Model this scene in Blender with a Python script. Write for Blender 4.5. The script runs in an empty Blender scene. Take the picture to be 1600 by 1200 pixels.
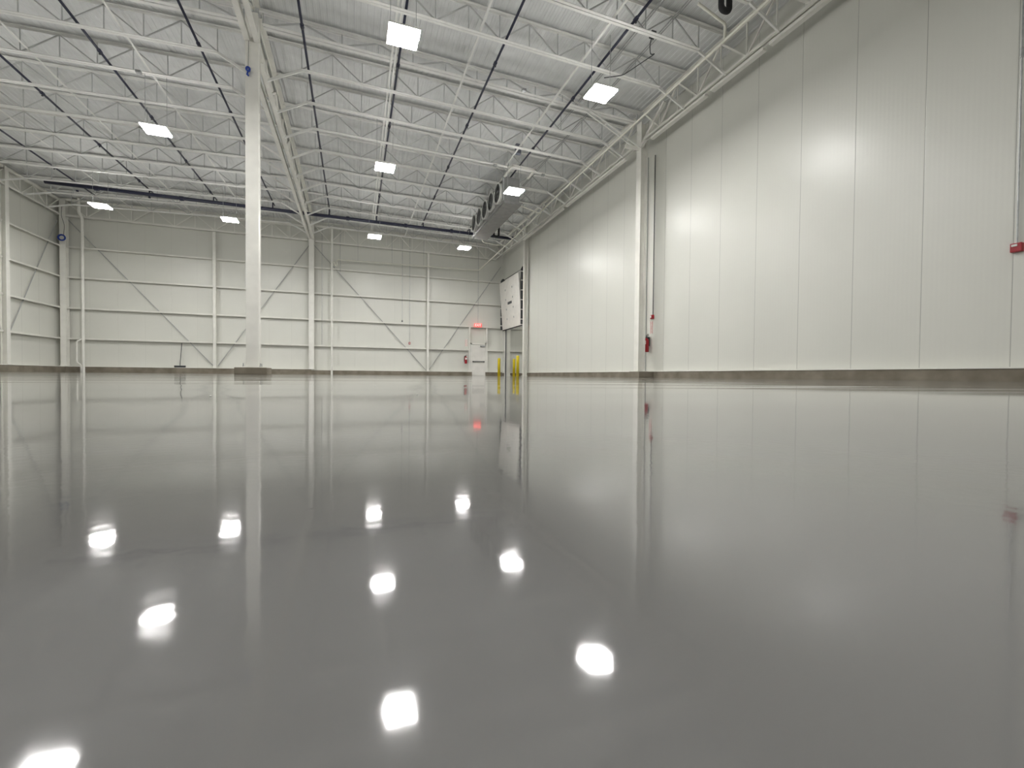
import bpy, math, random
from mathutils import Vector, Matrix
PI = math.pi
sc = bpy.context.scene
col = sc.collection
random.seed(4)

# ------------------------------------------------------------------ camera
CAM_H, PITCH, ROLL, YAW, F_PX = 0.02, -0.0188, 0.0087, 0.3441, 689.2
fw = Vector((math.sin(YAW)*math.cos(PITCH), math.cos(YAW)*math.cos(PITCH), math.sin(PITCH)))
rt = Vector((math.cos(YAW), -math.sin(YAW), 0))
up = rt.cross(fw)
R = rt*math.cos(ROLL) + up*math.sin(ROLL)
U = up*math.cos(ROLL) - rt*math.sin(ROLL)
cam_data = bpy.data.cameras.new('camera')
cam = bpy.data.objects.new('camera', cam_data)
col.objects.link(cam)
cam.matrix_world = Matrix(((R.x, U.x, -fw.x, 0), (R.y, U.y, -fw.y, 0), (R.z, U.z, -fw.z, CAM_H), (0, 0, 0, 1)))
cam_data.sensor_width = 36
cam_data.lens = F_PX/1600*36
cam_data.clip_start = 0.002
cam_data.clip_end = 200
sc.camera = cam

# ------------------------------------------------------------------ world, exposure
w = bpy.data.worlds.new('world'); sc.world = w; w.use_nodes = True
w.node_tree.nodes['Background'].inputs[0].default_value = (0.5, 0.5, 0.5, 1)
w.node_tree.nodes['Background'].inputs[1].default_value = 0.02
vs = sc.view_settings
vs.view_transform = 'Standard'; vs.look = 'None'; vs.gamma = 1; vs.use_curve_mapping = False
vs.exposure = 0.0
LAMP = 190.0          # emission strength of the LED diffusers

# ------------------------------------------------------------------ dimensions (metres)
YN, XR, XL, YB = 27.58, 9.2, -13.43, -12.0
XG, YC = -2.26, 12.10                 # ridge girder line, middle column line
ZTOP = 8.66                           # joist top chord at the ridge
def drop(x):                          # the roof falls both ways from the ridge girder
    return (XG-x)*0.033 if x < XG else (x-XG)*0.0187

# ------------------------------------------------------------------ materials
def nodes(name):
    m = bpy.data.materials.new(name); m.use_nodes = True
    nt = m.node_tree
    return m, nt, nt.nodes['Principled BSDF']
def N(nt, t, **kw):
    n = nt.nodes.new(t)
    for k, v in kw.items(): setattr(n, k, v)
    return n
def lk(nt, a, b): nt.links.new(a, b)
def noise_mix(nt, c1, c2, scale, detail=4, lo=0.35, hi=0.65, stretch=(1, 1, 1)):
    tc = N(nt, 'ShaderNodeTexCoord'); mp = N(nt, 'ShaderNodeMapping')
    mp.inputs['Scale'].default_value = stretch
    lk(nt, tc.outputs['Object'], mp.inputs[0])
    nz = N(nt, 'ShaderNodeTexNoise'); nz.inputs['Scale'].default_value = scale; nz.inputs['Detail'].default_value = detail
    lk(nt, mp.outputs[0], nz.inputs['Vector'])
    r = N(nt, 'ShaderNodeValToRGB')
    r.color_ramp.elements[0].position = lo; r.color_ramp.elements[0].color = (*c1, 1)
    r.color_ramp.elements[1].position = hi; r.color_ramp.elements[1].color = (*c2, 1)
    lk(nt, nz.outputs[0], r.inputs[0])
    return r.outputs[0], nz.outputs[0]
def simple(name, c, rough=0.5, metal=0.0, var=0.04, scale=3.0, bump=0.0):
    m, nt, p = nodes(name)
    c2 = tuple(min(1, v*(1+var)) for v in c); c1 = tuple(v*(1-var) for v in c)
    o, f = noise_mix(nt, c1, c2, scale)
    lk(nt, o, p.inputs['Base Color'])
    p.inputs['Roughness'].default_value = rough; p.inputs['Metallic'].default_value = metal
    if bump:
        b = N(nt, 'ShaderNodeBump'); b.inputs['Strength'].default_value = 1; b.inputs['Distance'].default_value = bump
        lk(nt, f, b.inputs['Height']); lk(nt, b.outputs[0], p.inputs['Normal'])
    return m
def emit(name, c, s):
    m, nt, p = nodes(name)
    p.inputs['Base Color'].default_value = (*c, 1)
    p.inputs['Emission Color'].default_value = (*c, 1)
    p.inputs['Emission Strength'].default_value = s
    return m
def panel_mat(name, c, axis, start, pitch, rib=0.05, rough=0.36, seam=0.65):
    """insulated metal wall panels: a dark joint every `pitch` metres and fine vertical ribs"""
    m, nt, p = nodes(name)
    o, f = noise_mix(nt, tuple(v*0.975 for v in c), c, 0.7, 3)
    tc = N(nt, 'ShaderNodeTexCoord'); sx = N(nt, 'ShaderNodeSeparateXYZ'); lk(nt, tc.outputs['Object'], sx.inputs[0])
    co = sx.outputs[axis]
    def mth(op, a, b=None):
        n = N(nt, 'ShaderNodeMath', operation=op)
        for i, v in enumerate((a, b)):
            if v is None: continue
            if isinstance(v, (int, float)): n.inputs[i].default_value = v
            else: lk(nt, v, n.inputs[i])
        return n.outputs[0]
    t = mth('SUBTRACT', co, start)
    fr = mth('ABSOLUTE', mth('SUBTRACT', mth('FLOORED_MODULO', mth('DIVIDE', t, pitch), 1.0), 0.5))   # 0.5 at the joint
    d = mth('MULTIPLY', mth('SUBTRACT', 0.5, fr), pitch)                                              # metres from the joint
    line = mth('LESS_THAN', d, 0.0055)
    groove = mth('SMOOTH_MIN', mth('DIVIDE', d, 0.012), 1.0)
    mx = N(nt, 'ShaderNodeMix', data_type='RGBA'); mx.inputs['B'].default_value = (*[v*seam for v in c], 1)
    lk(nt, line, mx.inputs['Factor']); lk(nt, o, mx.inputs['A'])
    lk(nt, mx.outputs['Result'], p.inputs['Base Color'])
    wv = mth('SINE', mth('MULTIPLY', t, 2*PI/rib))
    hgt = mth('ADD', mth('MULTIPLY', wv, 0.00018), mth('MULTIPLY', groove, 0.002))
    b = N(nt, 'ShaderNodeBump'); b.inputs['Strength'].default_value = 1; b.inputs['Distance'].default_value = 1.0
    lk(nt, hgt, b.inputs['Height']); lk(nt, b.outputs[0], p.inputs['Normal'])
    p.inputs['Roughness'].default_value = rough
    return m

WALLC = (0.70, 0.70, 0.645)
M_wall_x = panel_mat('wall_panel_far', WALLC, 0, -13.4, 1.12, seam=0.9)
M_wall_y = panel_mat('wall_panel_side', WALLC, 1, 3.69, 1.12, rib=0.07, rough=0.34)
M_steel = simple('white_painted_steel', (0.80, 0.79, 0.735), 0.42)
M_joist = simple('white_painted_joist', (0.82, 0.82, 0.79), 0.5)
M_deck = simple('white_roof_deck', (0.70, 0.71, 0.705), 0.5)
M_rod = simple('grey_brace', (0.42, 0.43, 0.42), 0.5)
M_galv = simple('galvanised', (0.42, 0.43, 0.43), 0.4, 0.6, 0.12, 12)
M_black = simple('black_steel_pipe', (0.018, 0.02, 0.045), 0.45)
M_rubber = simple('black_rubber', (0.02, 0.02, 0.022), 0.7)
M_dark = simple('dark_metal', (0.05, 0.055, 0.06), 0.5)
M_yellow = simple('yellow_plastic', (0.72, 0.56, 0.01), 0.4)
M_red = simple('red_enamel', (0.36, 0.01, 0.02), 0.35)
M_blue = simple('blue_plastic', (0.02, 0.06, 0.33), 0.45)
M_white = simple('white_plastic', (0.78, 0.78, 0.74), 0.4)
M_pvc = simple('cream_drain_pipe', (0.76, 0.75, 0.66), 0.35)
M_door = simple('door_leaf', (0.82, 0.80, 0.75), 0.4)
M_signw = simple('sign_white', (0.8, 0.76, 0.72), 0.5)
M_signr = simple('sign_red', (0.62, 0.06, 0.05), 0.5)
M_alu = simple('evaporator_aluminium', (0.24, 0.24, 0.237), 0.38, 0.3, 0.1, 4)
M_fan = simple('fan_guard_dark', (0.10, 0.105, 0.11), 0.5)
M_lens = emit('led_diffuser', (1.0, 0.985, 0.96), LAMP)
M_upl = emit('added_uplight', (1.0, 0.985, 0.96), LAMP*0.27)  # glow added on the lamp tops to brighten roof deck and upper walls
M_jbox = simple('blue_grey_box', (0.17, 0.18, 0.22), 0.5)
M_web = simple('grey_web_bar', (0.52, 0.53, 0.52), 0.5)
M_exit = emit('exit_red', (1.0, 0.10, 0.09), 1.3)
M_exitl = emit('exit_letters', (1.0, 0.55, 0.5), 1.6)
# concrete curb
M_conc, nt, p = nodes('concrete_curb')
o, f = noise_mix(nt, (0.15, 0.128, 0.092), (0.26, 0.23, 0.18), 2.2, 8, 0.3, 0.7)
lk(nt, o, p.inputs['Base Color']); p.inputs['Roughness'].default_value = 0.8
# glossy grey epoxy floor
M_floor, nt, p = nodes('grey_epoxy_floor')
tc = N(nt, 'ShaderNodeTexCoord')
# the coating carries a very fine two-tone grain, far smaller than the eye resolves
gm = N(nt, 'ShaderNodeVectorMath', operation='SCALE'); gm.inputs['Scale'].default_value = 9000
lk(nt, tc.outputs['Object'], gm.inputs[0])
wn = N(nt, 'ShaderNodeTexWhiteNoise', noise_dimensions='3D'); lk(nt, gm.outputs[0], wn.inputs[0])
gr = N(nt, 'ShaderNodeValToRGB')
gr.color_ramp.elements[0].color = (0.02, 0.02, 0.02, 1)
gr.color_ramp.elements[1].color = (0.352, 0.348, 0.338, 1)
lk(nt, wn.outputs['Value'], gr.inputs[0])
lk(nt, gr.outputs[0], p.inputs['Base Color'])
p.inputs['Roughness'].default_value = 0.05
p.inputs['IOR'].default_value = 1.62
# long shallow waves of the self-levelled coat, and a faint orange peel
mp = N(nt, 'ShaderNodeMapping'); mp.inputs['Rotation'].default_value = (0, 0, YAW); mp.inputs['Scale'].default_value = (0.35, 1.0, 1.0)
lk(nt, tc.outputs['Object'], mp.inputs[0])
n1 = N(nt, 'ShaderNodeTexNoise'); n1.inputs['Scale'].default_value = 3.0; n1.inputs['Detail'].default_value = 1.0
n2 = N(nt, 'ShaderNodeTexNoise'); n2.inputs['Scale'].default_value = 400; n2.inputs['Detail'].default_value = 0.0
lk(nt, mp.outputs[0], n1.inputs['Vector']); lk(nt, tc.outputs['Object'], n2.inputs['Vector'])
b1 = N(nt, 'ShaderNodeBump'); b1.inputs['Distance'].default_value = 0.003; b1.inputs['Strength'].default_value = 1
b2 = N(nt, 'ShaderNodeBump'); b2.inputs['Distance'].default_value = 0.000011; b2.inputs['Strength'].default_value = 1
lk(nt, n1.outputs[0], b1.inputs['Height']); lk(nt, n2.outputs[0], b2.inputs['Height'])
lk(nt, b1.outputs[0], b2.inputs['Normal']); lk(nt, b2.outputs[0], p.inputs['Normal'])

# ------------------------------------------------------------------ mesh helpers
class MB:
    def __init__(s): s.v = []; s.f = []
    def quad8(s, pts):
        n = len(s.v); s.v += [tuple(q) for q in pts]
        s.f += [(n, n+3, n+2, n+1), (n+4, n+5, n+6, n+7), (n, n+1, n+5, n+4), (n+1, n+2, n+6, n+5), (n+2, n+3, n+7, n+6), (n+3, n, n+4, n+7)]
        return s
    def box(s, x0, x1, y0, y1, z0, z1):
        return s.quad8([(x0, y0, z0), (x1, y0, z0), (x1, y1, z0), (x0, y1, z0), (x0, y0, z1), (x1, y0, z1), (x1, y1, z1), (x0, y1, z1)])
    def bar(s, a, b, wd, ht, upv=(0, 0, 1), off=(0, 0)):
        a = Vector(a); b = Vector(b); d = (b-a).normalized(); u = Vector(upv)
        if abs(d.dot(u)) > 0.98: u = Vector((0, 1, 0)) if abs(d.y) < 0.9 else Vector((1, 0, 0))
        sx = d.cross(u).normalized(); u = sx.cross(d)
        o = sx*off[0] + u*off[1]
        c = [sx*(i*wd/2)+u*(j*ht/2)+o for i, j in ((-1, -1), (1, -1), (1, 1), (-1, 1))]
        return s.quad8([a+q for q in c] + [b+q for q in c])
    def tube(s, pts, r, n=8, closed=False):
        P = [Vector(q) for q in pts]; m = len(P)
        base = len(s.v); prev = None
        for i, q in enumerate(P):
            if closed: t = (P[(i+1) % m]-P[i-1]).normalized()
            elif i == 0: t = (P[1]-P[0]).normalized()
            elif i == m-1: t = (P[-1]-P[-2]).normalized()
            else: t = ((P[i+1]-P[i]).normalized()+(P[i]-P[i-1]).normalized()).normalized()
            if prev is None: u = t.orthogonal().normalized()
            else:
                u = prev - t*prev.dot(t); u.normalize()
            prev = u; v = t.cross(u)
            sc_ = 1.0
            if 0 < i < m-1 and not closed:
                c = max(0.5, t.dot((P[i+1]-P[i]).normalized())); sc_ = 1/c
            for k in range(n):
                a = 2*PI*k/n
                s.v.append(tuple(q + (u*math.cos(a)+v*math.sin(a))*r*(1 if sc_ == 1 else min(sc_, 1.2))))
        rows = m if closed else m-1
        for i in range(rows):
            for k in range(n):
                a0 = base+i*n+k; a1 = base+i*n+(k+1) % n
                b0 = base+((i+1) % m)*n+k; b1 = base+((i+1) % m)*n+(k+1) % n
                s.f.append((a0, a1, b1, b0))
        if not closed:
            s.f.append(tuple(base+k for k in range(n))[::-1]); s.f.append(tuple(base+(m-1)*n+k for k in range(n)))
        return s
    def lathe(s, prof, n=16, c=(0, 0, 0), axis='z'):
        base = len(s.v)
        for r, z in prof:
            for k in range(n):
                a = 2*PI*k/n; x, y = r*math.cos(a), r*math.sin(a)
                q = (x, y, z) if axis == 'z' else ((z, x, y) if axis == 'x' else (x, z, y))
                s.v.append((c[0]+q[0], c[1]+q[1], c[2]+q[2]))
        for i in range(len(prof)-1):
            for k in range(n):
                s.f.append((base+i*n+k, base+i*n+(k+1) % n, base+(i+1)*n+(k+1) % n, base+(i+1)*n+k))
        s.f.append(tuple(base+k for k in range(n))[::-1]); s.f.append(tuple(base+(len(prof)-1)*n+k for k in range(n)))
        return s
    def build(s, name, mat, parent=None, bevel=0, smooth=False):
        me = bpy.data.meshes.new(name)
        off = Vector((0, 0, 0))
        if parent is not None: off = world_loc(parent)
        me.from_pydata([tuple(Vector(q)-off) for q in s.v], [], s.f); me.update()
        import bmesh
        bm = bmesh.new(); bm.from_mesh(me); bmesh.ops.recalc_face_normals(bm, faces=bm.faces); bm.to_mesh(me); bm.free()
        me.materials.append(mat)
        if smooth:
            for q in me.polygons: q.use_smooth = len(q.vertices) == 4
        o = bpy.data.objects.new(name, me); col.objects.link(o)
        if parent is not None: o.parent = parent
        if bevel:
            md = o.modifiers.new('bevel', 'BEVEL'); md.width = bevel; md.segments = 2; md.limit_method = 'ANGLE'
        return o
def world_loc(o):
    l = Vector((0, 0, 0))
    while o is not None: l += o.location; o = o.parent
    return l
def tag(o, label=None, cat=None, group=None, kind=None):
    if label: o['label'] = label
    if cat: o['category'] = cat
    if group: o['group'] = group
    if kind: o['kind'] = kind
    return o
def thing(name, loc, label, cat, group=None):
    o = bpy.data.objects.new(name, None); o.empty_display_size = 0.1; col.objects.link(o); o.location = loc
    return tag(o, label, cat, group)
def struct(name, mb, mat, label=None, cat=None, **k):
    o = mb.build(name, mat, **k); return tag(o, label, cat, kind='structure')
def arc(c, r, a0, a1, u, v, n=8):
    c = Vector(c); u = Vector(u); v = Vector(v)
    return [c+u*(r*math.cos(a0+(a1-a0)*i/n))+v*(r*math.sin(a0+(a1-a0)*i/n)) for i in range(n+1)]
def rounded(pts, r=0.12, n=5):
    P = [Vector(q) for q in pts]; out = [P[0]]
    for i in range(1, len(P)-1):
        a = (P[i-1]-P[i]); b = (P[i+1]-P[i]); rr = min(r, a.length*.45, b.length*.45)
        p0 = P[i]+a.normalized()*rr; p1 = P[i]+b.normalized()*rr
        for k in range(n+1):
            t = k/n; out.append(p0*(1-t)**2 + P[i]*2*t*(1-t) + p1*t*t)
    out.append(P[-1]); return out
def text(body, size, mat, parent, loc, rot, name='lettering', extrude=0.002, width=None):
    cu = bpy.data.curves.new('t', 'FONT'); cu.body = body; cu.size = size; cu.align_x = 'CENTER'; cu.align_y = 'CENTER'; cu.extrude = extrude
    t = bpy.data.objects.new('t', cu); col.objects.link(t)
    me = bpy.data.meshes.new_from_object(t.evaluated_get(bpy.context.evaluated_depsgraph_get()))
    bpy.data.objects.remove(t); me.materials.clear(); me.materials.append(mat)
    o = bpy.data.objects.new(name, me); col.objects.link(o); o.parent = parent
    o.location = Vector(loc)-world_loc(parent); o.rotation_euler = rot
    return o
ORD = ['first', 'second', 'third', 'fourth', 'fifth', 'sixth', 'seventh', 'eighth', 'ninth', 'tenth', 'eleventh', 'twelfth']

# ------------------------------------------------------------------ the shell
DY0, DY1, DZ = 23.45, 26.95, 3.02          # overhead door opening in the right wall
AX1 = 15.0                                 # annex beyond the opening
struct('floor', MB().box(XL-.2, AX1+.2, YB-.2, YN+.2, -0.2, 0), M_floor, 'glossy wet-looking light grey epoxy floor mirroring the hall', 'floor')
struct('wall_far', MB().box(XL-.2, AX1+.2, YN, YN+.15, 0, 9.0), M_wall_x, 'white ribbed metal panel wall at the far end of the hall', 'wall')
rw = MB()
rw.box(XR, XR+.15, YB, DY0, 0, 9.0).box(XR, XR+.15, DY1, YN, 0, 9.0).box(XR, XR+.15, DY0, DY1, DZ, 9.0)
struct('wall_right', rw, M_wall_y, 'white insulated panel wall with vertical joints on the right', 'wall')
struct('wall_left', MB().box(XL-.15, XL, YB, YN, 0, 9.0), M_wall_y, 'white metal panel wall on the far left', 'wall')
struct('wall_back', MB().box(XL-.2, AX1+.2, YB-.15, YB, 0, 9.0), M_wall_x, 'white metal panel wall behind the camera', 'wall')
struct('wall_annex', MB().box(AX1, AX1+.15, YB, YN, 0, 9.0), M_wall_y, 'white wall of the room beyond the overhead door', 'wall')
struct('wall_annex_near', MB().box(XR+.15, AX1, 17.9, 18.05, 0, 9.0), M_wall_x, 'white cross wall of the room beyond the overhead door', 'wall')
# roof deck: trapezoidal ribs running away from the camera, falling from the ridge both ways
dk = MB(); xs = []
x = XL-.15
while x < AX1:
    xs += [(x, 0), (x+.07, 0), (x+.085, .010), (x+.14, .010)]; x += .1525
for i, (x, h) in enumerate(xs):
    z = ZTOP+.05-drop(x)+h
    dk.v += [(x, YB, z), (x, YN, z), (x, YB, z+.06), (x, YN, z+.06)]
for i in range(len(xs)-1):
    a = 4*i; b = a+4
    dk.f += [(a, a+1, b+1, b), (a+2, b+2, b+3, a+3), (a, b, b+2, a+2), (a+1, a+3, b+3, b+1)]
struct('ceiling', dk, M_deck, 'white corrugated metal roof deck above the joists', 'ceiling')

# concrete curb at the foot of the walls, with a white metal flashing on its top edge
CH = 0.19
CL, CR = 0.275, 0.235      # the far curb is cast higher, and steps down at the ridge column
cf = MB().box(XL+.36, XG, YN-.36, YN, 0, CL).box(XG, 7.05, YN-.36, YN, 0, CR).box(7.97, XR-.12, YN-.36, YN, 0, CR).box(9.62, AX1, YN-.36, YN, 0, CH)
o = struct('baseboard_far', cf, M_conc, 'brown concrete curb along the foot of the far wall', 'curb')
MB().box(XL+.36, XG, YN-.375, YN, CL, CL+.022).box(XG, 7.05, YN-.375, YN, CR, CR+.022).box(7.97, XR-.12, YN-.375, YN, CR, CR+.022).box(9.62, AX1, YN-.375, YN, CH, CH+.022).build('flashing', M_steel, o)
cr = MB().box(XR-.12, XR, YB, DY0-.05, 0, CH).box(XR-.12, XR, DY1+.05, YN, 0, CH)
o = struct('baseboard_right', cr, M_conc, 'brown concrete curb along the foot of the right wall', 'curb')
MB().box(XR-.135, XR, YB, DY0-.05, CH, CH+.022).box(XR-.135, XR, DY1+.05, YN, CH, CH+.022).build('flashing', M_steel, o)
o = struct('baseboard_left', MB().box(XL, XL+.36, YB, YN, 0, CL), M_conc, 'brown concrete curb along the foot of the left wall', 'curb')
MB().box(XL, XL+.375, YB, YN, CL, CL+.022).build('flashing', M_steel, o)

# ------------------------------------------------------------------ wide-flange columns
def wf_column(name, x, y, z0, z1, wd, dp, axis, label, cat='column', parts=True, base=True):
    """web runs along `axis`; flanges stand across it"""
    t = thing(name, (x, y, z0), label, cat, 'steel columns and posts')
    tf = 0.02
    if axis == 'y':
        fl = MB().box(x-wd/2, x+wd/2, y-dp/2, y-dp/2+tf, z0, z1).box(x-wd/2, x+wd/2, y+dp/2-tf, y+dp/2, z0, z1)
        wb = MB().box(x-.008, x+.008, y-dp/2+tf, y+dp/2-tf, z0, z1)
    else:
        fl = MB().box(x-wd/2, x-wd/2+tf, y-dp/2, y+dp/2, z0, z1).box(x+wd/2-tf, x+wd/2, y-dp/2, y+dp/2, z0, z1)
        wb = MB().box(x-wd/2+tf, x+wd/2-tf, y-.008, y+.008, z0, z1)
    fl.build('flange', M_steel, t); wb.build('web', M_steel, t)
    if base:
        MB().box(x-wd/2-.06, x+wd/2+.06, y-dp/2-.06, y+dp/2+.06, z0, z0+.022).build('base_plate', M_steel, t)
    return t
# the free-standing column on its pedestal: a boxed section
t = thing('steel_column', (-2.275, YC, .16), 'free-standing white steel column on a low concrete pedestal in mid hall', 'column', 'steel columns and posts')
MB().box(-2.41, -2.14, YC-.13, YC-.115, .16, 8.5).box(-2.41, -2.14, YC+.115, YC+.13, .16, 8.5).build('flange', M_steel, t)
MB().box(-2.165, -2.15, YC-.115, YC+.115, .16, 8.5).box(-2.40, -2.385, YC-.115, YC+.115, .16, 8.5).build('side_plate', M_steel, t)
MB().box(-2.49, -2.06, YC-.21, YC+.21, .16, .185).build('base_plate', M_steel, t)
for bx, by in ((-2.455, -.17), (-2.42, .17), (-2.10, -.17), (-2.13, .17)):
    MB().lathe([(.02, .185), (.02, .205), (.011, .206), (.011, .26)], 6, (bx, YC+by, 0)).build('anchor_bolt', M_galv, t)
ped = MB().box(-2.61, -1.94, YC-.33, YC+.33, 0, .16).build('column_pedestal', M_conc, bevel=.008)
tag(ped, 'low square concrete pedestal under the free-standing column', 'pedestal')
wf_column('steel_column', XG, YN-.225, CL+.022, 8.5, .26, .26, 'y', 'white steel column at the far wall under the end of the ridge girder')
wf_column('steel_column', XL+.30, YN-.225, CL+.022, 8.3, .23, .25, 'y', 'white steel column in the far left corner of the hall')
wf_column('steel_column', XL+.24, 23.6, CL+.022, 8.2, .20, .2, 'x', 'white steel column on the left wall at the left edge')
wf_column('steel_column', 8.72, YC, CH, 8.15, .26, .24, 'x', 'white steel column standing in front of the right wall beside the extinguisher')
wf_column('steel_column', 8.96, 22.95, 0, 8.3, .2, .2, 'x', 'white steel column beside the near jamb of the overhead door')
MB_p = MB().box(8.52, 9.08, YC-.26, YC+.26, 0, CH).build('column_pedestal', M_conc, bevel=.006)
tag(MB_p, 'low concrete pier under the column on the right wall', 'pedestal')
for px, lb in ((-6.94, 'slender white wall post between the corner column and the free-standing column'), (4.27, 'slender white wall post in the far wall left of the exit door')):
    o = MB().box(px-.065, px+.065, YN-.33, YN-.2, (CL if px < 0 else CR)+.022, 7.45).build('wall_post', M_steel, bevel=.008)
    tag(o, lb, 'post', 'steel columns and posts')

# ------------------------------------------------------------------ girts (horizontal wall rails)
def girt(name, a, b, z, n, label):
    """C-section lying on its web, open flange towards the room; n = inward normal"""
    a = Vector(a); b = Vector(b); n = Vector(n)
    m = MB()
    def slab(d0, d1, z0, z1):
        q = [a+n*d0, b+n*d0, b+n*d1, a+n*d1]
        m.quad8([Vector((v.x, v.y, z0)) for v in q]+[Vector((v.x, v.y, z1)) for v in q])
    slab(0, .2, z, z+.006); slab(.194, .2, z-.075, z+.006); slab(0, .006, z-.075, z+.006); slab(.185, .194, z-.075, z-.069)
    o = m.build('wall_girt', M_steel)
    return tag(o, label, 'girt', 'horizontal wall girts')
LV = ['topmost', 'second', 'third', 'lowest']
for k, z in enumerate((6.09, 4.64, 3.155, 1.675)):
    if k < 3:
        girt('g', (XL+.12, YN, 0), (XR, YN, 0), z, (0, -1, 0), 'white horizontal rail along the far wall, %s of four' % (LV[k] if k in (0, 3) else LV[k]+' from the top'))
    else:
        girt('g', (XL+.12, YN, 0), (6.9, YN, 0), z, (0, -1, 0), 'lowest white horizontal rail of the far wall, left of the exit door')
        girt('g', (8.03, YN, 0), (XR, YN, 0), z, (0, -1, 0), 'short white rail between the exit door and the right corner')
    girt('g', (XL, YB, 0), (XL, YN-.2, 0), z, (1, 0, 0), 'white horizontal rail along the left wall, %s of four' % (LV[k] if k in (0, 3) else LV[k]+' from the top'))
    if k > 1:
        girt('g', (9.6, YN, 0), (AX1, YN, 0), z, (0, -1, 0), 'white wall rail seen through the overhead door opening' + (', above the lower one' if k == 2 else ' behind the bollards'))

# diagonal wall bracing, behind the girt flanges
def brace(a, b, label):
    d = (Vector(b)-Vector(a)); m = MB().bar(a, b, .008, .042)
    m.bar(a, b, .04, .008)
    tag(m.build('diagonal_brace', M_rod), label, 'brace', 'diagonal wall braces')
yb = YN-.11
brace((-13.1, yb, 7.45), (-7.04, yb, .4), 'thin grey diagonal brace falling right from the far left corner')
brace((-6.84, yb, .4), (-2.35, yb, 7.35), 'thin grey diagonal brace passing behind the free-standing column')
brace((-2.17, yb, 7.35), (4.2, yb, .3), 'thin grey diagonal brace falling right from the ridge column to the floor post')
brace((4.34, yb, .3), (9.0, yb, 7.1), 'thin grey diagonal brace rising to the corner above the exit door')
brace((XL+.11, 27.2, 7.2), (XL+.11, 23.7, 1.0), 'thin grey diagonal brace on the left wall')

# ------------------------------------------------------------------ open-web roof joists
def joist(side, y, k, zb=8.03, heavy=False, label=''):
    sgn = -1 if side == 'L' else 1
    x_end = (XL+.22) if side == 'L' else 8.6
    b0, b1 = (XG+sgn*.95, -12.25 if side == 'L' else 7.75)
    if heavy: b0, b1 = XG+sgn*.2, (-13.1 if side == 'L' else 8.5)
    t = thing('roof_joist', (XG+sgn*.3, y, zb), label, 'joist', 'open-web roof joists')
    zt = ZTOP
    Z = lambda x, z: z-drop(x)
    wd = .062 if not heavy else .085
    gap = .02 if not heavy else .045
    for nm, z, xa, xb in (('top_chord', zt, XG+sgn*.12, x_end), ('bottom_chord', zb, b0, b1)):
        m = MB()
        for s in (-1, 1):
            oy = s*(gap/2+wd/2)
            m.bar((xa, y+oy, Z(xa, z)+(-.025 if nm == 'top_chord' else .025)), (xb, y+oy, Z(xb, z)+(-.025 if nm == 'top_chord' else .025)), wd, .008, off=(0, -.022 if nm == 'bottom_chord' else .022))
            m.bar((xa, y+s*gap/2, Z(xa, z)+(-.025 if nm == 'top_chord' else .025)), (xb, y+s*gap/2, Z(xb, z)+(-.025 if nm == 'top_chord' else .025)), .006, .05)
        m.build(nm, M_joist, t)
    n = 6; L = (b1-b0)/n; m = MB(); r = .013 if not heavy else .016
    for i in range(n+1):
        xb_ = b0+L*i
        pb = (xb_, y, Z(xb_, zb)+.02)
        m.bar(pb, (xb_, y, Z(xb_, zt)-.03), r*1.6, r*1.6, upv=(0, 1, 0))
        for s in (-.5, .5):
            if (i == 0 and s < 0) or (i == n and s > 0): continue
            xt = xb_+L*s
            m.bar(pb, (xt, y, Z(xt, zt)-.03), r*2, r*2, upv=(0, 1, 0))
        if i < n:
            xm = xb_+L*.5
            m.bar((xm, y, Z(xm, zb)+.02), (xm, y, Z(xm, zt)-.03), r*1.6, r*1.6, upv=(0, 1, 0))
    m.build('web_bars', M_web, t)
    # end braces from the bottom chord down to the girder and the wall truss
    if not heavy:
        for xa, xb_, z2 in ((b0, XG+sgn*.14, 7.56), (b1, x_end, 7.47)):
            MB().bar((xa, y, Z(xa, zb)), (xb_, y, z2), .06, .04, upv=(0, 1, 0)).build('end_brace', M_joist, t)
    elif side == 'R':
        m = MB()
        for s in (-1, 1):
            m.bar((5.6, y+s*.07, 8.48), (6.7, y+s*.07, 8.16), .03, .04, upv=(0, 1, 0))
            m.bar((6.7, y+s*.07, 8.16), (8.6, y+s*.07, 7.32), .03, .04, upv=(0, 1, 0))
        for q in (.35, .7): 
            xq = 6.7+1.9*q; m.bar((xq, y-.07, 8.16-.84*q), (xq, y+.07, 8.16-.84*q), .03, .03)
        m.build('end_brace', M_joist, t)
    return t
bays = {'L': 'left bay', 'R': 'right bay'}
for side in 'LR':
    for k in range(-4, 11):
        if k == 0:
            joist(side, YC, 0, 8.31, True, 'heavy double-chord roof joist of the %s, meeting the free-standing column' % bays[side])
        else:
            if side == 'L' and k < -1: continue
            y = 11.52+1.458*k
            if k < 0: s = 'white open-web roof joist of the %s, %s one in front of the free-standing column' % (bays[side], ORD[-k-1])
            elif k == 10: s = 'white open-web roof joist of the %s, closest to the far wall' % bays[side]
            else: s = 'white open-web roof joist of the %s, %s one beyond the free-standing column' % (bays[side], ORD[k-1])
            joist(side, y, k, label=s)

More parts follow.
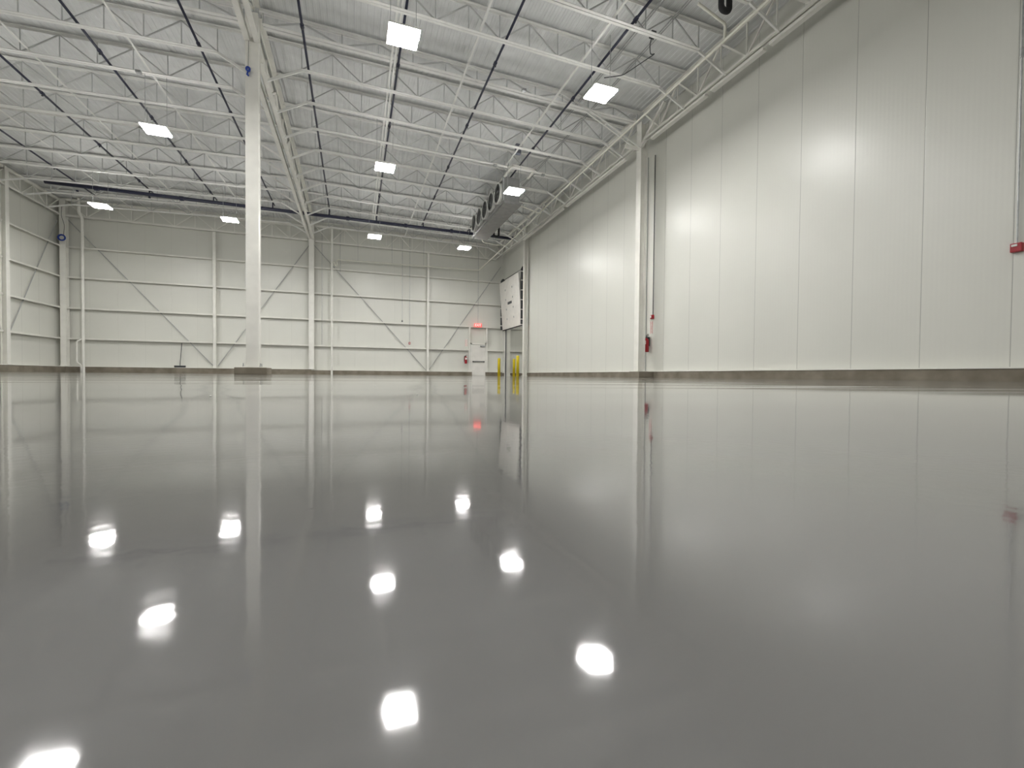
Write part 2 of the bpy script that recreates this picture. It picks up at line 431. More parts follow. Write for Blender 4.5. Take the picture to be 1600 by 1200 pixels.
# bridging angles that run between the joists
def bridging(x, label, y0=5.6, y1=26.3, double=False):
    z = 8.03-drop(x)
    m = MB()
    for dx in ((-.045, .045) if double else (0,)):
        m.bar((x+dx, y0, z+.075), (x+dx, y1, z+.075), .045, .012).bar((x+dx-.02, y0, z+.09), (x+dx-.02, y1, z+.09), .006, .04)
    tag(m.build('joist_bridging', M_joist), label, 'bridging', 'bridging bars between the joists')
bridging(-10.0, 'white bridging bar across the joists of the left bay, nearest the left wall', 11)
bridging(-7.55, 'white bridging bar in the left bay, second from the left wall', 9)
bridging(-5.1, 'white bridging bar crossing the joists above the hanging lamp left of the free-standing column', 8)
bridging(.93, 'pair of white bridging bars beside a black sprinkler pipe above the nearest lamps', double=True)
bridging(2.75, 'white bridging bar left of the sprinkler pipe in the middle of the right bay')
bridging(5.4, 'white bridging bar over the right-hand row of lamps', y1=16.2)

# ------------------------------------------------------------------ girders and wall trusses
def truss(name, a, b, zb, zt, label, half=.12, wd=.1, npan=8, diag=.05, grp='girders and wall trusses', up_out=None):
    """a, b: plan points; double chords 2*half apart; webs in the middle"""
    a = Vector((*a, 0)); b = Vector((*b, 0)); d = (b-a).normalized(); sd = Vector((-d.y, d.x, 0))
    t = thing(name, (a.x, a.y, zb), label, 'truss', grp)
    for nm, z, s2 in (('top_chord', zt, -1), ('bottom_chord', zb, 1)):
        m = MB()
        for s in (-1, 1):
            o = sd*(s*half)
            m.bar(a+o+Vector((0, 0, z+s2*.006)), b+o+Vector((0, 0, z+s2*.006)), wd, .012)
            o2 = sd*(s*(half-wd/2+.006))
            m.bar(a+o2+Vector((0, 0, z+s2*.05)), b+o2+Vector((0, 0, z+s2*.05)), .012, .1)
        m.build(nm, M_steel, t)
    L = (b-a).length/npan; m = MB()
    for i in range(npan):
        p0 = a+d*(L*i); p1 = a+d*(L*(i+.5)); p2 = a+d*(L*(i+1))
        tz = Vector((0, 0, zt-.05)); bz = Vector((0, 0, zb+.05))
        m.bar(p0+tz, p1+bz, diag, diag, upv=sd); m.bar(p1+bz, p2+tz, diag, diag, upv=sd)
        m.bar(p1+bz, p1+tz, diag*.7, diag*.7, upv=sd)
        if i: m.bar(p0+tz, p0+bz, diag*.6, diag*.6, upv=sd)
    m.build('web_bars', M_steel, t)
    return t
truss('ridge_girder', (XG, YC+.2), (XG, YN-.5), 7.56, 8.63, 'long double-chord steel girder running from the free-standing column to the far wall', npan=5, half=.105, wd=.13)
truss('ridge_girder', (XG, YB), (XG, YC-.14), 7.80, 8.63, 'double-chord steel girder ending on the near face of the free-standing column', npan=8, half=.105, wd=.13)
truss('wall_truss', (8.62, YC+.2), (8.62, YN-.4), 7.47, 8.40, 'open steel truss high on the right wall beyond the column, above the overhead door', half=.036, wd=.07, npan=8, diag=.04)
wt = truss('wall_truss', (8.62, 1.0), (8.62, YC-.2), 7.47, 8.40, 'open steel truss high on the right wall nearer than the column', half=.036, wd=.07, npan=7, diag=.04)
MB().bar((8.62, 12.0, 7.36), (8.62, 10.9, 8.15), .08, .09, upv=(1, 0, 0)).build('end_brace', M_steel, wt)
MB().bar((8.05, YC-.02, 7.30), (8.62, YC-.02, 7.32), .06, .1).build('bracket', M_steel, wt)
truss('wall_truss', (XL+.3, YN-.28), (XG-.2, YN-.28), 7.47, 8.32, 'open steel truss along the top of the far wall, left of the ridge girder', half=.045, wd=.05, npan=6, diag=.04)
truss('wall_truss', (XG+.2, YN-.28), (XR-.5, YN-.28), 7.45, 8.40, 'open steel truss along the top of the far wall, right of the ridge girder', half=.045, wd=.05, npan=7, diag=.04)
truss('wall_truss', (XL+.24, 10), (XL+.24, YN-.5), 7.45, 8.22, 'open steel truss along the top of the left wall', half=.045, wd=.05, npan=10, diag=.04)
# cover strips seen under the right-wall truss
for y0, y1, s in ((1.5, 7.45, 'nearest the camera'), (7.6, 9.15, 'in the middle'), (9.35, 11.6, 'ending at the wall column'), (13.0, 17.5, 'just beyond the wall column'), (17.8, 22.6, 'ending at the overhead door')):
    tag(MB().box(8.66, 8.78, y0, y1, 7.41, 7.47).build('cover_strip', M_steel), 'white metal strip under the right wall truss, the piece '+s, 'trim strip', 'strips under the right truss')

# ------------------------------------------------------------------ sprinkler pipes
SP = [(-11.07, 'nearest the left wall'), (-8.46, 'second from the left wall'), (-5.99, 'third from the left wall'), (-3.58, 'just left of the ridge girder'),
      (-1.14, 'just right of the ridge girder'), (1.06, 'running above the middle row of lamps'), (3.40, 'midway between the two right-hand lamp rows'), (5.93, 'running past the ceiling evaporator')]
MAINZ = 7.74
for i, (x0, s) in enumerate(SP):
    z = 8.03-drop(x0)+.12; x = x0*z/8.03
    y0 = 3.0 if x > -3 else (8.0 if x > -9 else 14.0)
    y1 = 24.0 if i else 24.8
    t = thing('sprinkler_pipe', (x, y1, z), 'black sprinkler branch pipe under the roof, '+s, 'pipe', 'black sprinkler branch pipes')
    MB().tube([(x, y0, z), (x, y1, z)], .03, 8).build('pipe', M_black, t, smooth=True)
    m = MB().tube([(x, 23.5, z), (x, 23.5, MAINZ)], .028, 8)
    m.tube([(x, 23.5, z-.35), (x, 23.5, z-.29)], .045, 8); m.build('riser', M_black, t, smooth=True)
    for yy in range(int(y0)+2, 23, 3):
        MB().lathe([(.046, -.05), (.046, .05)], 8, (x, yy+(i % 3)*.5, z), 'y').build('coupling', M_black, t)
        MB().tube([(x, yy+(i % 3)*.5, z), (x, yy+(i % 3)*.5, z-.07)], .014, 6).lathe([(.026, -.08), (.026, -.07)], 8, (x, yy+(i % 3)*.5, z)).build('sprinkler_head', M_dark, t)
t = thing('sprinkler_main', (-11.85, 23.5, MAINZ), 'thick dark sprinkler main pipe crossing the hall near the far wall', 'pipe')
MB().tube([(-11.85, 23.45, MAINZ), (8.5, 23.55, MAINZ)], .075, 12).build('pipe', M_black, t, smooth=True)
for x in (-10.2, -7.2, -4.3, -.3, 2.5, 4.9, 8.4):
    MB().lathe([(.1, -.07), (.1, .07)], 12, (x, 23.5, MAINZ), 'x').build('coupling', M_black, t)
for x in (-9.5, -6.4, -2.9, .3, 3.1, 7.6):
    MB().tube([(x, 23.5, MAINZ), (x, 23.5, ZTOP-drop(x))], .01, 6).build('hanger_rod', M_galv, t)

# ------------------------------------------------------------------ high-bay lamps
def lamp(x, y, label, cable_top=None):
    H = 6.49; w2, l2 = .30, .27
    t = thing('high_bay_lamp', (x, y, H), label, 'ceiling light', 'hanging LED high-bay lamps')
    MB().box(x-w2+.01, x+w2-.01, y-l2, y+l2, H+.02, H+.05).box(x-.12, x+.12, y-.09, y+.09, H+.05, H+.11).build('housing', M_white, t, bevel=.004)
    MB().box(x-.2, x-.13, y-.2, y+.2, H+.05, H+.06).box(x+.13, x+.2, y-.2, y+.2, H+.05, H+.06).build('added_uplight_strip', M_upl, t)  # added emissive strips, unseen from below, that light the ceiling
    for s, dx in ((-1, .008), (1, -.008)):
        y0, y1 = (y-l2+.01, y-.012) if s < 0 else (y+.012, y+l2-.01)
        MB().box(x-w2+.02+dx, x+w2-.02+dx, y0, y1, H-.012, H+.02).build('diffuser', M_lens, t)
    zt = 8.03-drop(x) if x < 9 else 8.43
    for s in (-1, 1):
        MB().tube([(x+s*.24, y, H+.05), (x+s*.24, y, zt)], .006, 5).build('hanging_cable', M_galv, t)
    return t
L = [(.88, 8.80, 'LED high-bay lamp hanging nearest the camera at the top of the picture'),
     (5.31, 8.97, 'LED high-bay lamp hanging nearest the right wall column'),
     (-4.99, 14.45, 'LED high-bay lamp hanging left of the free-standing column, its nearer row'),
     (.90, 14.48, 'LED high-bay lamp in the middle of the hall, second along its row'),
     (5.29, 14.72, 'LED high-bay lamp hanging in front of the ceiling evaporator'),
     (-9.32, 21.75, 'LED high-bay lamp hanging nearest the far left corner'),
     (-4.95, 21.70, 'LED high-bay lamp hanging low left of the free-standing column, near the far wall'),
     (.90, 21.85, 'LED high-bay lamp near the far wall just right of the ridge column'),
     (5.27, 22.1, 'LED high-bay lamp hanging beyond the evaporator near the exit door')]
for a in L: lamp(*a)
# the same lamps go on over the part of the hall behind and beside the camera
lamp(-4.75, 9.3, 'LED high-bay lamp seen only as a reflection at the lower left of the floor')
lamp(-9.35, 14.5, 'LED high-bay lamp beyond the left edge of the picture')
for x in (-9.3, -5.0, .9, 5.3):
    for y, n in ((-4.2, 'behind the camera'),):
        lamp(x, y, 'LED high-bay lamp %s, %s' % (n, {-9.3: 'leftmost row', -5.0: 'second row', .9: 'third row', 5.3: 'rightmost row'}[x]))
lamp(12.6, 20.0, 'LED high-bay lamp in the room beyond the overhead door')

# ------------------------------------------------------------------ evaporator under the roof
EX0, EX1, EY0, EY1, EZ0, EZ1 = 5.55, 6.2, 16.6, 21.4, 6.82, 7.86
t = thing('evaporator_unit', (5.9, 19, EZ0), 'long grey ceiling evaporator with a row of fans near the right wall', 'cooling unit')
MB().box(EX0, EX1, EY0, EY1, EZ0+.05, EZ1).build('cabinet', M_alu, t, bevel=.01)
MB().quad8([(EX0-.02, EY0-.02, EZ0+.05), (EX1+.1, EY0-.02, EZ0+.05), (EX1+.1, EY1+.02, EZ0+.05), (EX0-.02, EY1+.02, EZ0+.05),
            (EX0-.05, EY0-.05, EZ0+.09), (EX1+.13, EY0-.05, EZ0+.09), (EX1+.13, EY1+.05, EZ0+.09), (EX0-.05, EY1+.05, EZ0+.09)]).box(EX0, EX1+.08, EY0, EY1, EZ0, EZ0+.05).build('drip_pan', M_alu, t)
for k in range(5):
    yc = EY0+.55+k*.93
    fr = MB().lathe([(.36, 0), (.36, .12), (.40, .12), (.42, 0)], 28, (EX0-.12, yc, 7.38), 'x')
    f_ = fr.build('fan_ring', M_white, t, smooth=False)
    MB().lathe([(.35, 0), (.35, .02)], 28, (EX0-.03, yc, 7.38), 'x').build('fan_opening', M_fan, f_)
    g = MB()
    for r in (.09, .17, .25, .33): g.tube([(EX0-.125, yc+r*math.cos(a), 7.38+r*math.sin(a)) for a in [2*PI*i/20 for i in range(20)]], .005, 4, True)
    for a in range(4): g.bar((EX0-.125, yc-.36*math.cos(a*PI/4), 7.38-.36*math.sin(a*PI/4)), (EX0-.125, yc+.36*math.cos(a*PI/4), 7.38+.36*math.sin(a*PI/4)), .008, .008)
    g.build('fan_guard', M_galv, f_)
    bl = MB()
    for b in range(5):
        a = b*2*PI/5+k
        u = Vector((0, math.cos(a), math.sin(a))); v = Vector((.5, -math.sin(a)*.85, math.cos(a)*.85))
        c = Vector((EX0-.07, yc, 7.38))
        q = [c+u*.05-v*.03, c+u*.31-v*.09, c+u*.31+v*.09, c+u*.05+v*.03]
        n_ = Vector((.006, 0, 0)); bl.quad8([e-n_ for e in q]+[e+n_ for e in q])
    bl.lathe([(.06, -.1), (.06, -.03)], 10, (EX0, yc, 7.38), 'x').build('fan_blades', M_dark, f_)
for y in (EY0+.1, EY0+2.4, EY1-.1):
    for x in (EX0+.03, EX1-.03):
        MB().tube([(x, y, EZ1), (x, y, ZTOP-drop(x))], .01, 5).build('hanger_rod', M_galv, t)
MB().box(EX0-.05, EX0, EY0-.02, EY0+.1, EZ0+.1, EZ1).build('end_post', M_galv, t)
sf = MB().bar((5.55, 15.6, 7.84), (5.55, 17.4, 7.84), .08, .05).bar((6.45, 15.6, 7.82), (6.45, 16.4, 7.82), .08, .05).bar((5.51, 15.64, 7.84), (6.49, 15.64, 7.82), .08, .09).build('hanging_frame', M_steel)
tag(sf, 'white U-shaped support frame under the joists at the near end of the evaporator', 'frame')
# ducts / boxes on top
o = MB().box(5.42, 5.62, 14.9, 15.05, 7.95, 8.3).build('junction_box', M_jbox, bevel=.01)
tag(o, 'upright blue-grey box between the joists above the evaporator', 'box')
# refrigerant traps, black insulated pipe
m = MB().tube(rounded([(6.55, 20.6, 7.45), (6.55, 20.6, 7.9), (6.6, 20.8, 8.2)], .08), .05, 10)
m = MB().tube(rounded([(6.2, 21.0, 7.25), (6.50, 21.0, 7.25), (6.50, 21.0, 6.92), (6.76, 21.0, 6.92), (6.76, 21.0, 8.2)], .11, 6), .052, 10)
tag(m.build('suction_pipe', M_rubber, smooth=True), 'black insulated pipe with a U bend at the far end of the evaporator', 'pipe')
m = MB().tube(rounded([(7.0, 7.55, 8.38), (7.46, 7.62, 8.38), (7.46, 7.62, 7.98), (7.68, 7.62, 7.98), (7.68, 7.62, 8.46)], .12, 6), .062, 12)
tag(m.build('suction_pipe', M_rubber, smooth=True), 'thick black insulated pipe bend at the top edge above the right wall truss', 'pipe')
# condensate drains
dp = [(7.8, -2, 7.72), (7.8, 7.0, 7.58), (7.8, 16.2, 7.40), (7.72, 22, 7.08), (7.42, 27.05, 6.66), (-.93, 27.05, 6.52), (-.93, 27.05, 6.2), (-1.03, 27.05, 6.17), (-1.03, 27.05, 6.32), (-1.16, 27.05, 6.32)]
tag(MB().tube(rounded(dp, .12), .032, 10).build('drain_pipe', M_pvc, smooth=True), 'long cream drain pipe along the right wall truss, turning across the far wall', 'pipe')
tag(MB().tube(rounded([(6.25, 16.9, 7.1), (6.3, 16.9, 6.93), (6.95, 17.3, 6.98), (7.5, 17.6, 7.0), (7.74, 17.7, 7.33)], .08), .024, 8).build('drain_pipe', M_pvc, smooth=True), 'short white drain pipe from the evaporator to the long drain', 'pipe')
tag(MB().tube(rounded([(6.0, 21.45, 6.95), (6.1, 21.6, 6.75), (6.9, 21.9, 6.78), (7.66, 22.6, 7.03)], .08), .024, 8).build('drain_pipe', M_pvc, smooth=True), 'short white drain pipe below the far end of the evaporator', 'pipe')
tag(MB().tube(rounded([(6.95, 7.75, 8.06), (7.76, 7.8, 7.88), (7.8, 7.85, 7.58)], .06), .03, 8).build('drain_pipe', M_pvc, smooth=True), 'short white drain pipe branching down beside the thick black pipe bend', 'pipe')
for i, x in enumerate((.2, 2.1, 3.95)):
    tag(MB().tube([(x, 27.05, 6.57), (x, 27.05, 8.4)], .008, 5).build('hanger_rod', M_galv), 'thin grey rod carrying the drain pipe on the far wall, %s from the left' % ORD[i], 'rod', 'drain pipe hangers')
# down pipes
t = MB().tube(rounded([(-1.19, 27.1, 0), (-1.19, 27.1, 8.45)], .1), .058, 12).build('down_pipe', M_steel)
tag(t, 'white vertical down pipe on the far wall right of the ridge column', 'pipe')
t = thing('down_pipe', (-12.3, 27.1, 0), 'white vertical down pipe with an offset near the far left corner', 'pipe')
MB().tube(rounded([(-12.3, 27.05, 0), (-12.3, 27.05, 7.4), (-12.42, 27.05, 7.65), (-12.42, 27.05, 8.35)], .1), .06, 12).build('pipe', M_steel, t)
MB().tube(rounded([(-12.36, 26.98, 0), (-12.36, 26.98, .35), (-12.52, 26.98, .48), (-12.52, 26.98, 1.5), (-12.34, 27.02, 1.6)], .1), .035, 10).build('side_branch', M_steel, t, smooth=True)

# ------------------------------------------------------------------ exit door and its frame (far wall)
d = thing('door_1', (7.49, YN-.1, 0), 'white steel exit door in the far wall', 'door'); d['kind'] = 'structure'
MB().box(7.08, 7.94, YN-.2, YN-.15, .01, 1.98).build('door_leaf', M_door, d)
MB().box(7.12, 7.90, YN-.27, YN-.235, .88, .93).box(7.12, 7.17, YN-.25, YN-.2, .87, .94).box(7.85, 7.90, YN-.25, YN-.2, .87, .94).build('push_bar', M_dark, d)
MB().box(7.62, 7.92, YN-.27, YN-.2, 1.84, 1.93).build('door_closer', M_galv, d)
MB().box(6.98, 7.08, YN-.22, YN, 0, 2.09).box(7.94, 8.03, YN-.22, YN, 0, 2.09).box(6.98, 8.03, YN-.22, YN, 1.99, 2.09).build('door_frame', M_steel, d)
for x, s in ((6.92, 'left'), (8.08, 'right')):
    tag(MB().box(x-.045, x+.045, YN-.21, YN-.01, 0, 3.07).build('door_post', M_steel), 'white framing post rising above the %s side of the exit door' % s, 'post', 'framing posts of the exit door')
# exit sign on its conduit
t = thing('exit_sign', (7.43, 27.25, 3.2), 'small glowing red exit sign above the exit door', 'sign')
MB().box(7.19, 7.67, 27.22, 27.28, 3.10, 3.32).build('sign_box', M_exit, t, bevel=.006)
text('EXIT', .2, M_exitl, t, (7.43, 27.215, 3.21), (PI/2, 0, 0))
MB().tube([(7.43, 27.25, 3.32), (7.43, 27.25, 8.3)], .011, 6).build('conduit', M_galv, t)
# far wall small fittings
def device(name, x, z, label, mat, s=.09, y=27.33, ztop=8.3, cat='alarm'):
    t = thing(name, (x, y, z), label, cat)
    MB().box(x-s/2, x+s/2, y-.05, y+.02, z-s*.65, z+s*.65).build('housing', mat, t, bevel=.01)
    MB().lathe([(s*.28, 0), (s*.2, .02)], 10, (x, y-.07, z), 'y').build('button', M_white if mat is M_red else M_galv, t)
    MB().tube([(x, y, z+s*.6), (x, y, ztop)], .011, 6).build('conduit', M_galv, t)
    return t
device('pull_station', 3.17, 1.93, 'small dark red call point at the end of a conduit on the far wall', M_red, .11)
device('sensor', 2.73, 3.25, 'tiny dark sensor on a conduit on the far wall, left of the call point', M_dark, .08, cat='sensor')
for x, z0, s in ((-5.5, 4.7, 'left of the free-standing column'), (-.75, 5.9, 'just right of the down pipe'), (-1.72, 1.7, 'between the ridge column and the down pipe')):
    tag(MB().tube([(x, 27.33, z0), (x, 27.33, 8.3)], .012, 6).build('conduit', M_galv), 'thin grey vertical conduit on the far wall '+s, 'conduit', 'thin wall conduits')

# ------------------------------------------------------------------ fire extinguishers and signs
def extinguisher(x, y, z, rz, label):
    t = thing('fire_extinguisher', (x, y, z), label, 'fire extinguisher')
    t.rotation_euler.z = 0
    MB().lathe([(.075, 0), (.082, .012), (.082, .36), (.07, .41), (.03, .44), (.028, .46)], 20, (x, y, z)).build('cylinder', M_red, t, smooth=True)
    c, s = math.cos(rz), math.sin(rz)
    P = lambda a, b, cc: (x+a*c-b*s, y+a*s+b*c, z+cc)
    MB().lathe([(.022, .45), (.022, .50), (.012, .52)], 10, (x, y, z)).bar(P(-.02, 0, .50), P(.11, 0, .53), .02, .012).bar(P(-.02, 0, .53), P(.10, 0, .58), .02, .01).build('valve_handle', M_dark, t)
    MB().tube(rounded([P(-.02, 0, .48), P(-.1, 0, .46), P(-.11, 0, .3), P(-.105, 0, .1)], .04), .012, 8).build('hose', M_rubber, t, smooth=True)
    lb = MB(); n = 8
    pts = [(x+.0835*math.cos(rz-PI/2+(i/n-.5)*1.5), y+.0835*math.sin(rz-PI/2+(i/n-.5)*1.5)) for i in range(n+1)]
    b = len(lb.v)
    for (a, q) in pts: lb.v += [(a, q, z+.25), (a, q, z+.37)]
    for i in range(n): lb.f.append((2*i, 2*i+2, 2*i+3, 2*i+1))
    lb.build('paper_label', M_signw, t)
    bd = .115 if rz else .30
    MB().box(*(sorted((P(-.03, .05, 0)[0], P(.03, bd, 0)[0]))), *(sorted((P(-.03, .05, 0)[1], P(.03, bd, 0)[1]))), z+.2, z+.5).build('bracket', M_dark, t)
extinguisher(6.66, 27.28, .76, 0, 'red fire extinguisher on the far wall left of the exit door')
extinguisher(9.07, 12.22, .84, -PI/2, 'red fire extinguisher on the right wall beside the wall column')
def vsign(p, rot, hgt, wd, label):
    t = thing('extinguisher_sign', p, label, 'sign', 'vertical extinguisher signs')
    x, y, z = p
    if rot == 0: MB().box(x-wd/2, x+wd/2, y-.003, y+.003, z-hgt/2, z+hgt/2).build('panel', M_signw, t)
    else: MB().box(x-.003, x+.003, y-wd/2, y+wd/2, z-hgt/2, z+hgt/2).build('panel', M_signw, t)
    r = (PI/2, 0, 0) if rot == 0 else (PI/2, 0, -PI/2)
    fr = .006
    word = 'FIRE\nEXTINGUISHER'
    cu = '\n'.join('FIRE') ; n = 4
    letters = 'FIRE EXTINGUISHER'
    st = hgt*.86/len(letters)
    for i, ch in enumerate(letters):
        if ch == ' ': continue
        zz = z+hgt*.43-st*(i+.5)
        text(ch, st*1.35, M_signr, t, (x, y-.005, zz) if rot == 0 else (x-.005, y, zz), r)
    m = MB()
    for s in (-1, 1):
        if rot == 0: m.box(x+s*wd*.46-.006, x+s*wd*.46+.006, y-.006, y-.003, z-hgt*.48, z+hgt*.48)
        else: m.box(x-.006, x-.003, y+s*wd*.46-.006, y+s*wd*.46+.006, z-hgt*.48, z+hgt*.48)
    m.build('border', M_signr, t)
vsign((6.75, 27.572, 2.09), 0, .46, .13, 'narrow red and white vertical sign above the extinguisher on the far wall')
vsign((9.195, 12.12, 1.64), 1, .42, .10, 'narrow red and white vertical sign on the right wall beside the column')
# ------------------------------------------------------------------ right wall fittings
t = thing('alarm_horn', (9.15, 12.05, 1.98), 'dark red alarm horn on the right wall above the extinguisher sign', 'alarm')
MB().box(9.12, 9.195, 11.99, 12.11, 1.91, 2.04).build('housing', M_red, t, bevel=.008)
MB().box(9.105, 9.12, 12.05, 12.10, 1.95, 2.02).build('strobe', M_white, t)
MB().tube([(9.17, 12.03, 2.04), (9.17, 12.03, 7.2)], .014, 8).build('conduit', M_dark, t)
t = thing('pull_station', (9.15, 3.64, 1.97), 'red pull station on the right wall near the right edge of the picture', 'alarm')
MB().box(9.125, 9.195, 3.575, 3.70, 1.90, 2.03).build('housing', M_red, t, bevel=.008)
MB().box(9.112, 9.125, 3.62, 3.68, 1.98, 2.01).build('handle', M_white, t)
MB().tube([(9.17, 3.64, 2.03), (9.17, 3.66, 8.3)], .012, 8).build('conduit', M_galv, t)
MB().lathe([(.019, -.07), (.019, .07)], 10, (9.17, 3.65, 4.80)).build('coupling', M_galv, t)
tag(MB().box(9.18, 9.2, 12.40, 12.43, CH, 7.3).build('cable_trim', M_rod), 'thin grey vertical trim on the right wall just behind the wall column', 'trim strip')

# ------------------------------------------------------------------ overhead door (vertical lift, raised), its track and opening
d = thing('door_2', (9.05, 25.2, DZ), 'raised white overhead door leaning into the hall near the corner', 'door'); d['kind'] = 'structure'
xb, xt, zb_, zt_ = 9.03, 8.80, 2.93, 5.88
ya, yb_ = 23.55, 26.95
def dpnt(u, v, o=0):   # u: 0 far .. 1 near ; v: 0 top .. 1 bottom ; o: out into the hall
    return Vector((xt+(xb-xt)*v-o, yb_+(ya-yb_)*u, zt_+(zb_-zt_)*v))
for k in range(5):
    v0, v1 = k/5+.0005, (k+1)/5-.0005
    MB().quad8([dpnt(0, v0), dpnt(1, v0), dpnt(1, v1), dpnt(0, v1), dpnt(0, v0, .05), dpnt(1, v0, .05), dpnt(1, v1, .05), dpnt(0, v1, .05)]).build('door_section', M_door, d)
MB().quad8([dpnt(0, 1), dpnt(1, 1), dpnt(1, 1.018), dpnt(0, 1.018), dpnt(0, 1, .05), dpnt(1, 1, .05), dpnt(1, 1.018, .05), dpnt(0, 1.018, .05)]).build('bottom_seal', M_rubber, d)
for u in (.3, .66):
    for v in (.2, .4, .6, .8):
        MB().quad8([dpnt(u-.013, v-.017, .05), dpnt(u+.013, v-.017, .05), dpnt(u+.013, v+.017, .05), dpnt(u-.013, v+.017, .05),
                    dpnt(u-.013, v-.017, .065), dpnt(u+.013, v-.017, .065), dpnt(u+.013, v+.017, .065), dpnt(u-.013, v+.017, .065)]).build('hinge', M_galv, d)
MB().quad8([dpnt(.39, .465, .05), dpnt(.60, .465, .05), dpnt(.60, .515, .05), dpnt(.39, .515, .05), dpnt(.39, .465, .062), dpnt(.60, .465, .062), dpnt(.60, .515, .062), dpnt(.39, .515, .062)]).build('maker_plate', M_dark, d)
for y, s in ((23.40, 'near'), (27.03, 'far')):
    tr = MB().box(8.86, 9.14, y-.02, y+.0, .0+2.95, 6.1).build('track', M_dark, d)
    for z in (3.2, 3.75, 4.3, 4.85, 5.4, 5.9):
        MB().box(8.84, 9.2, y-.035, y+.015, z, z+.05).build('bracket', M_steel, tr)
    MB().lathe([(.03, 0), (.11, .01), (.11, .1), (.03, .11)], 14, (9.02, y-.05, 6.12), 'y').build('cable_drum', M_dark, d)
MB().tube([(9.02, 23.3, 6.12), (9.02, 27.1, 6.12)], .018, 8).build('shaft', M_dark, d)
MB().box(XR-.02, XR+.04, DY0, DY0+.04, 0, DZ).box(XR-.02, XR+.04, DY1-.04, DY1, 0, DZ).build('jamb_seal', M_dark, d)
MB().box(XR-.06, XR, DY0-.14, DY0, 0, 6.1).box(XR-.06, XR, DY1, DY1+.1, 0, 6.1).build('jamb_trim', M_steel, d)
o = wf_column('steel_column', 9.5, YN-.3, 0, 8, .2, .22, 'y', 'white steel column seen through the overhead door opening')
def bollard(x, y, h, label):
    t = thing('bollard', (x, y, 0), label, 'bollard', 'yellow bollards at the overhead door')
    MB().lathe([(.085, 0), (.085, h-.04), (.075, h-.015), (.045, h)], 20, (x, y, 0)).build('sleeve', M_yellow, t, smooth=True)
    MB().lathe([(.1, 0), (.1, .02)], 20, (x, y, 0)).build('base_ring', M_yellow, t)
bollard(8.42, 25.9, 1.10, 'yellow bollard left of the overhead door opening')
bollard(8.42, 22.6, 1.12, 'yellow bollard in front of the near jamb, tallest of the three')
bollard(9.80, 27.0, 1.12, 'dark yellow bollard seen through the overhead door opening')

# ------------------------------------------------------------------ odds and ends
# blue cable coil on the corner column and blue tape on the free-standing column
t = thing('cable_coil', (-13.05, 27.05, 6.35), 'blue cable coiled on the column in the far left corner', 'cable')
m = MB()
for r, o_ in ((.13, 0), (.11, .02), (.145, .03)): m.tube([(-13.05+r*math.cos(a), 27.03-o_, 6.38+r*math.sin(a)) for a in [2*PI*i/18 for i in range(18)]], .02, 6, True)
m.build('coil', M_blue, t, smooth=True)
MB().tube(rounded([(-13.0, 27.05, 6.5), (-12.96, 27.05, 7.0), (-13.08, 27.05, 7.4), (-13.05, 27.05, 7.9)], .15), .01, 6).build('lead', M_dark, t)
t = thing('cable_coil', (-2.34, 11.93, 7.1), 'small blue bundle hanging on the upper face of the free-standing column', 'cable')
m = MB()
for r, o_ in ((.035, 0), (.028, .015), (.04, .025)): m.tube([(-2.34+r*math.cos(a), 11.93-o_, 7.12+r*1.15*math.sin(a)) for a in [2*PI*i/14 for i in range(14)]], .018, 6, True)
m.tube([(-2.34, 11.93, 7.1), (-2.36, 11.92, 7.0), (-2.33, 11.92, 6.97)], .02, 6); m.build('coil', M_blue, t, smooth=True)
MB().tube([(-2.34, 11.94, 7.18), (-2.335, 11.95, 7.8)], .005, 5).build('lead', M_dark, t)
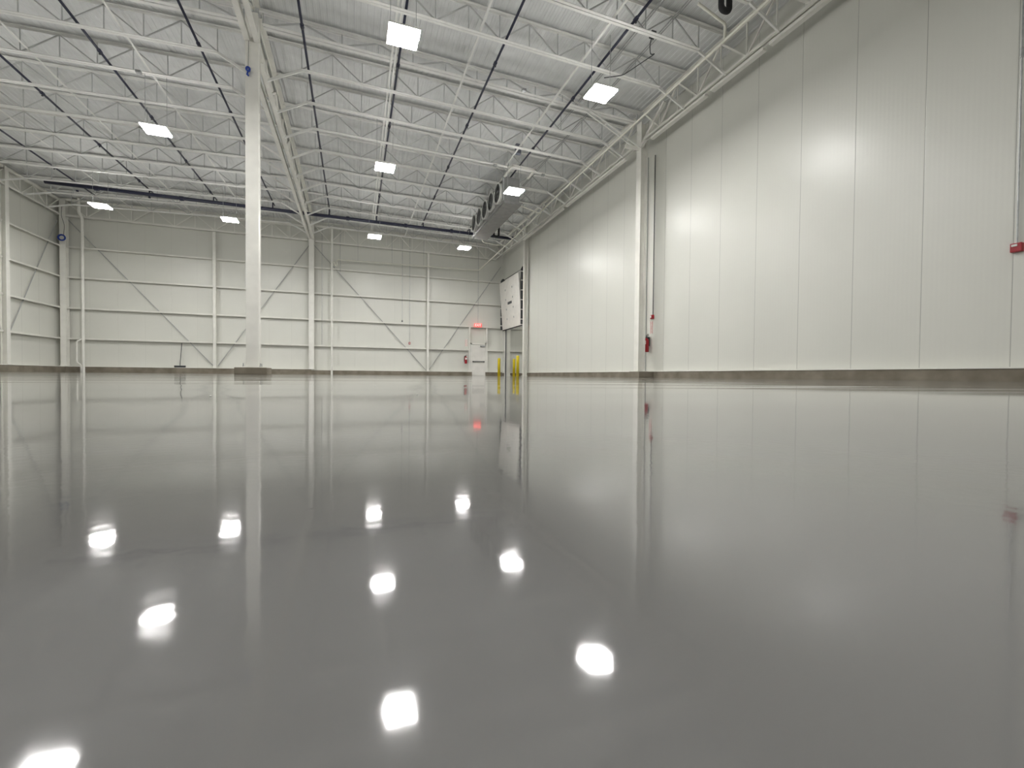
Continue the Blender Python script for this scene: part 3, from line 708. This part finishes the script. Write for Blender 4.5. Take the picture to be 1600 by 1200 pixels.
# push broom standing on the curb
t = thing('push_broom', (-8.47, 27.25, CL+.022), 'thin dark push broom standing on the curb of the far wall', 'broom')
MB().box(-8.72, -8.22, 27.24, 27.30, CL+.07, CL+.12).build('head', M_dark, t, bevel=.01)
MB().box(-8.71, -8.23, 27.245, 27.295, CL+.022, CL+.07).build('bristles', M_rubber, t)
MB().tube([(-8.47, 27.27, CL+.1), (-8.42, 27.39, 1.56)], .016, 8).build('handle', M_dark, t)
# loose cable loops above the near right lamp
pts = [(6.66, 8.9, 8.15), (6.62, 8.95, 7.95), (6.75, 9.1, 7.82), (6.9, 9.1, 7.9), (6.6, 9.35, 7.72), (6.5, 9.6, 7.7), (6.5, 9.9, 7.78), (6.2, 10.3, 7.9)]
t = thing('loose_cable', (6.66, 8.9, 8.1), 'loose grey cable looping under the joists right of the near lamp', 'cable')
MB().tube(rounded(pts, .2), .012, 6).build('cable', M_dark, t)
MB().box(6.6, 6.72, 8.84, 8.96, 8.08, 8.2).build('junction_box', M_dark, t)
# grey conduits running with the roof
for x, s, y0, y1 in ((6.35, 'right of the near lamps', 4, 13.5), (6.9, 'passing right of the evaporator frame', 4, 21)):
    m = MB().tube([(x, y0, 8.42-drop(x)+.05), (x, y1, 8.42-drop(x)+.05)], .016, 6).tube([(x+.06, y0, 8.42-drop(x)+.05), (x+.06, y1, 8.42-drop(x)+.05)], .012, 6)
    tag(m.build('roof_conduit', M_galv), 'pair of thin grey conduits running under the roof deck, '+s, 'conduit', 'grey roof conduits')
for (x, y, s) in ((-5.33, 14.35, 'above the lamp left of the free-standing column'), (4.55, 11.9, 'on the heavy joist right of the middle lamp row'), (4.95, 15.88, 'left of the evaporator frame'), (6.9, 15.9, 'right of the evaporator frame')):
    z = 8.03-drop(x) if y != 11.9 else 8.2
    tag(MB().box(x-.06, x+.06, y-.05, y+.05, z-.07, z-.0).build('junction_box', M_galv, bevel=.006), 'small grey junction box, '+s, 'box', 'small junction boxes')
# tiny flecks lying on the floor close to the lens
for (x, y, r, s, mt) in ((-.115, .44, .0009, 'left of the free-standing column', M_white), (.035, .80, .0012, 'in the middle, furthest of the three', M_white), (.06, .45, .0008, 'in the middle, nearest', M_white)):
    m = MB().lathe([(r*.6, 0), (r, r*.5), (r*.7, r), (r*.2, r*1.3)], 7, (x, y, 0))
    tag(m.build('floor_fleck', mt), 'tiny white fleck on the glossy floor, '+s, 'debris', 'white flecks on the floor')
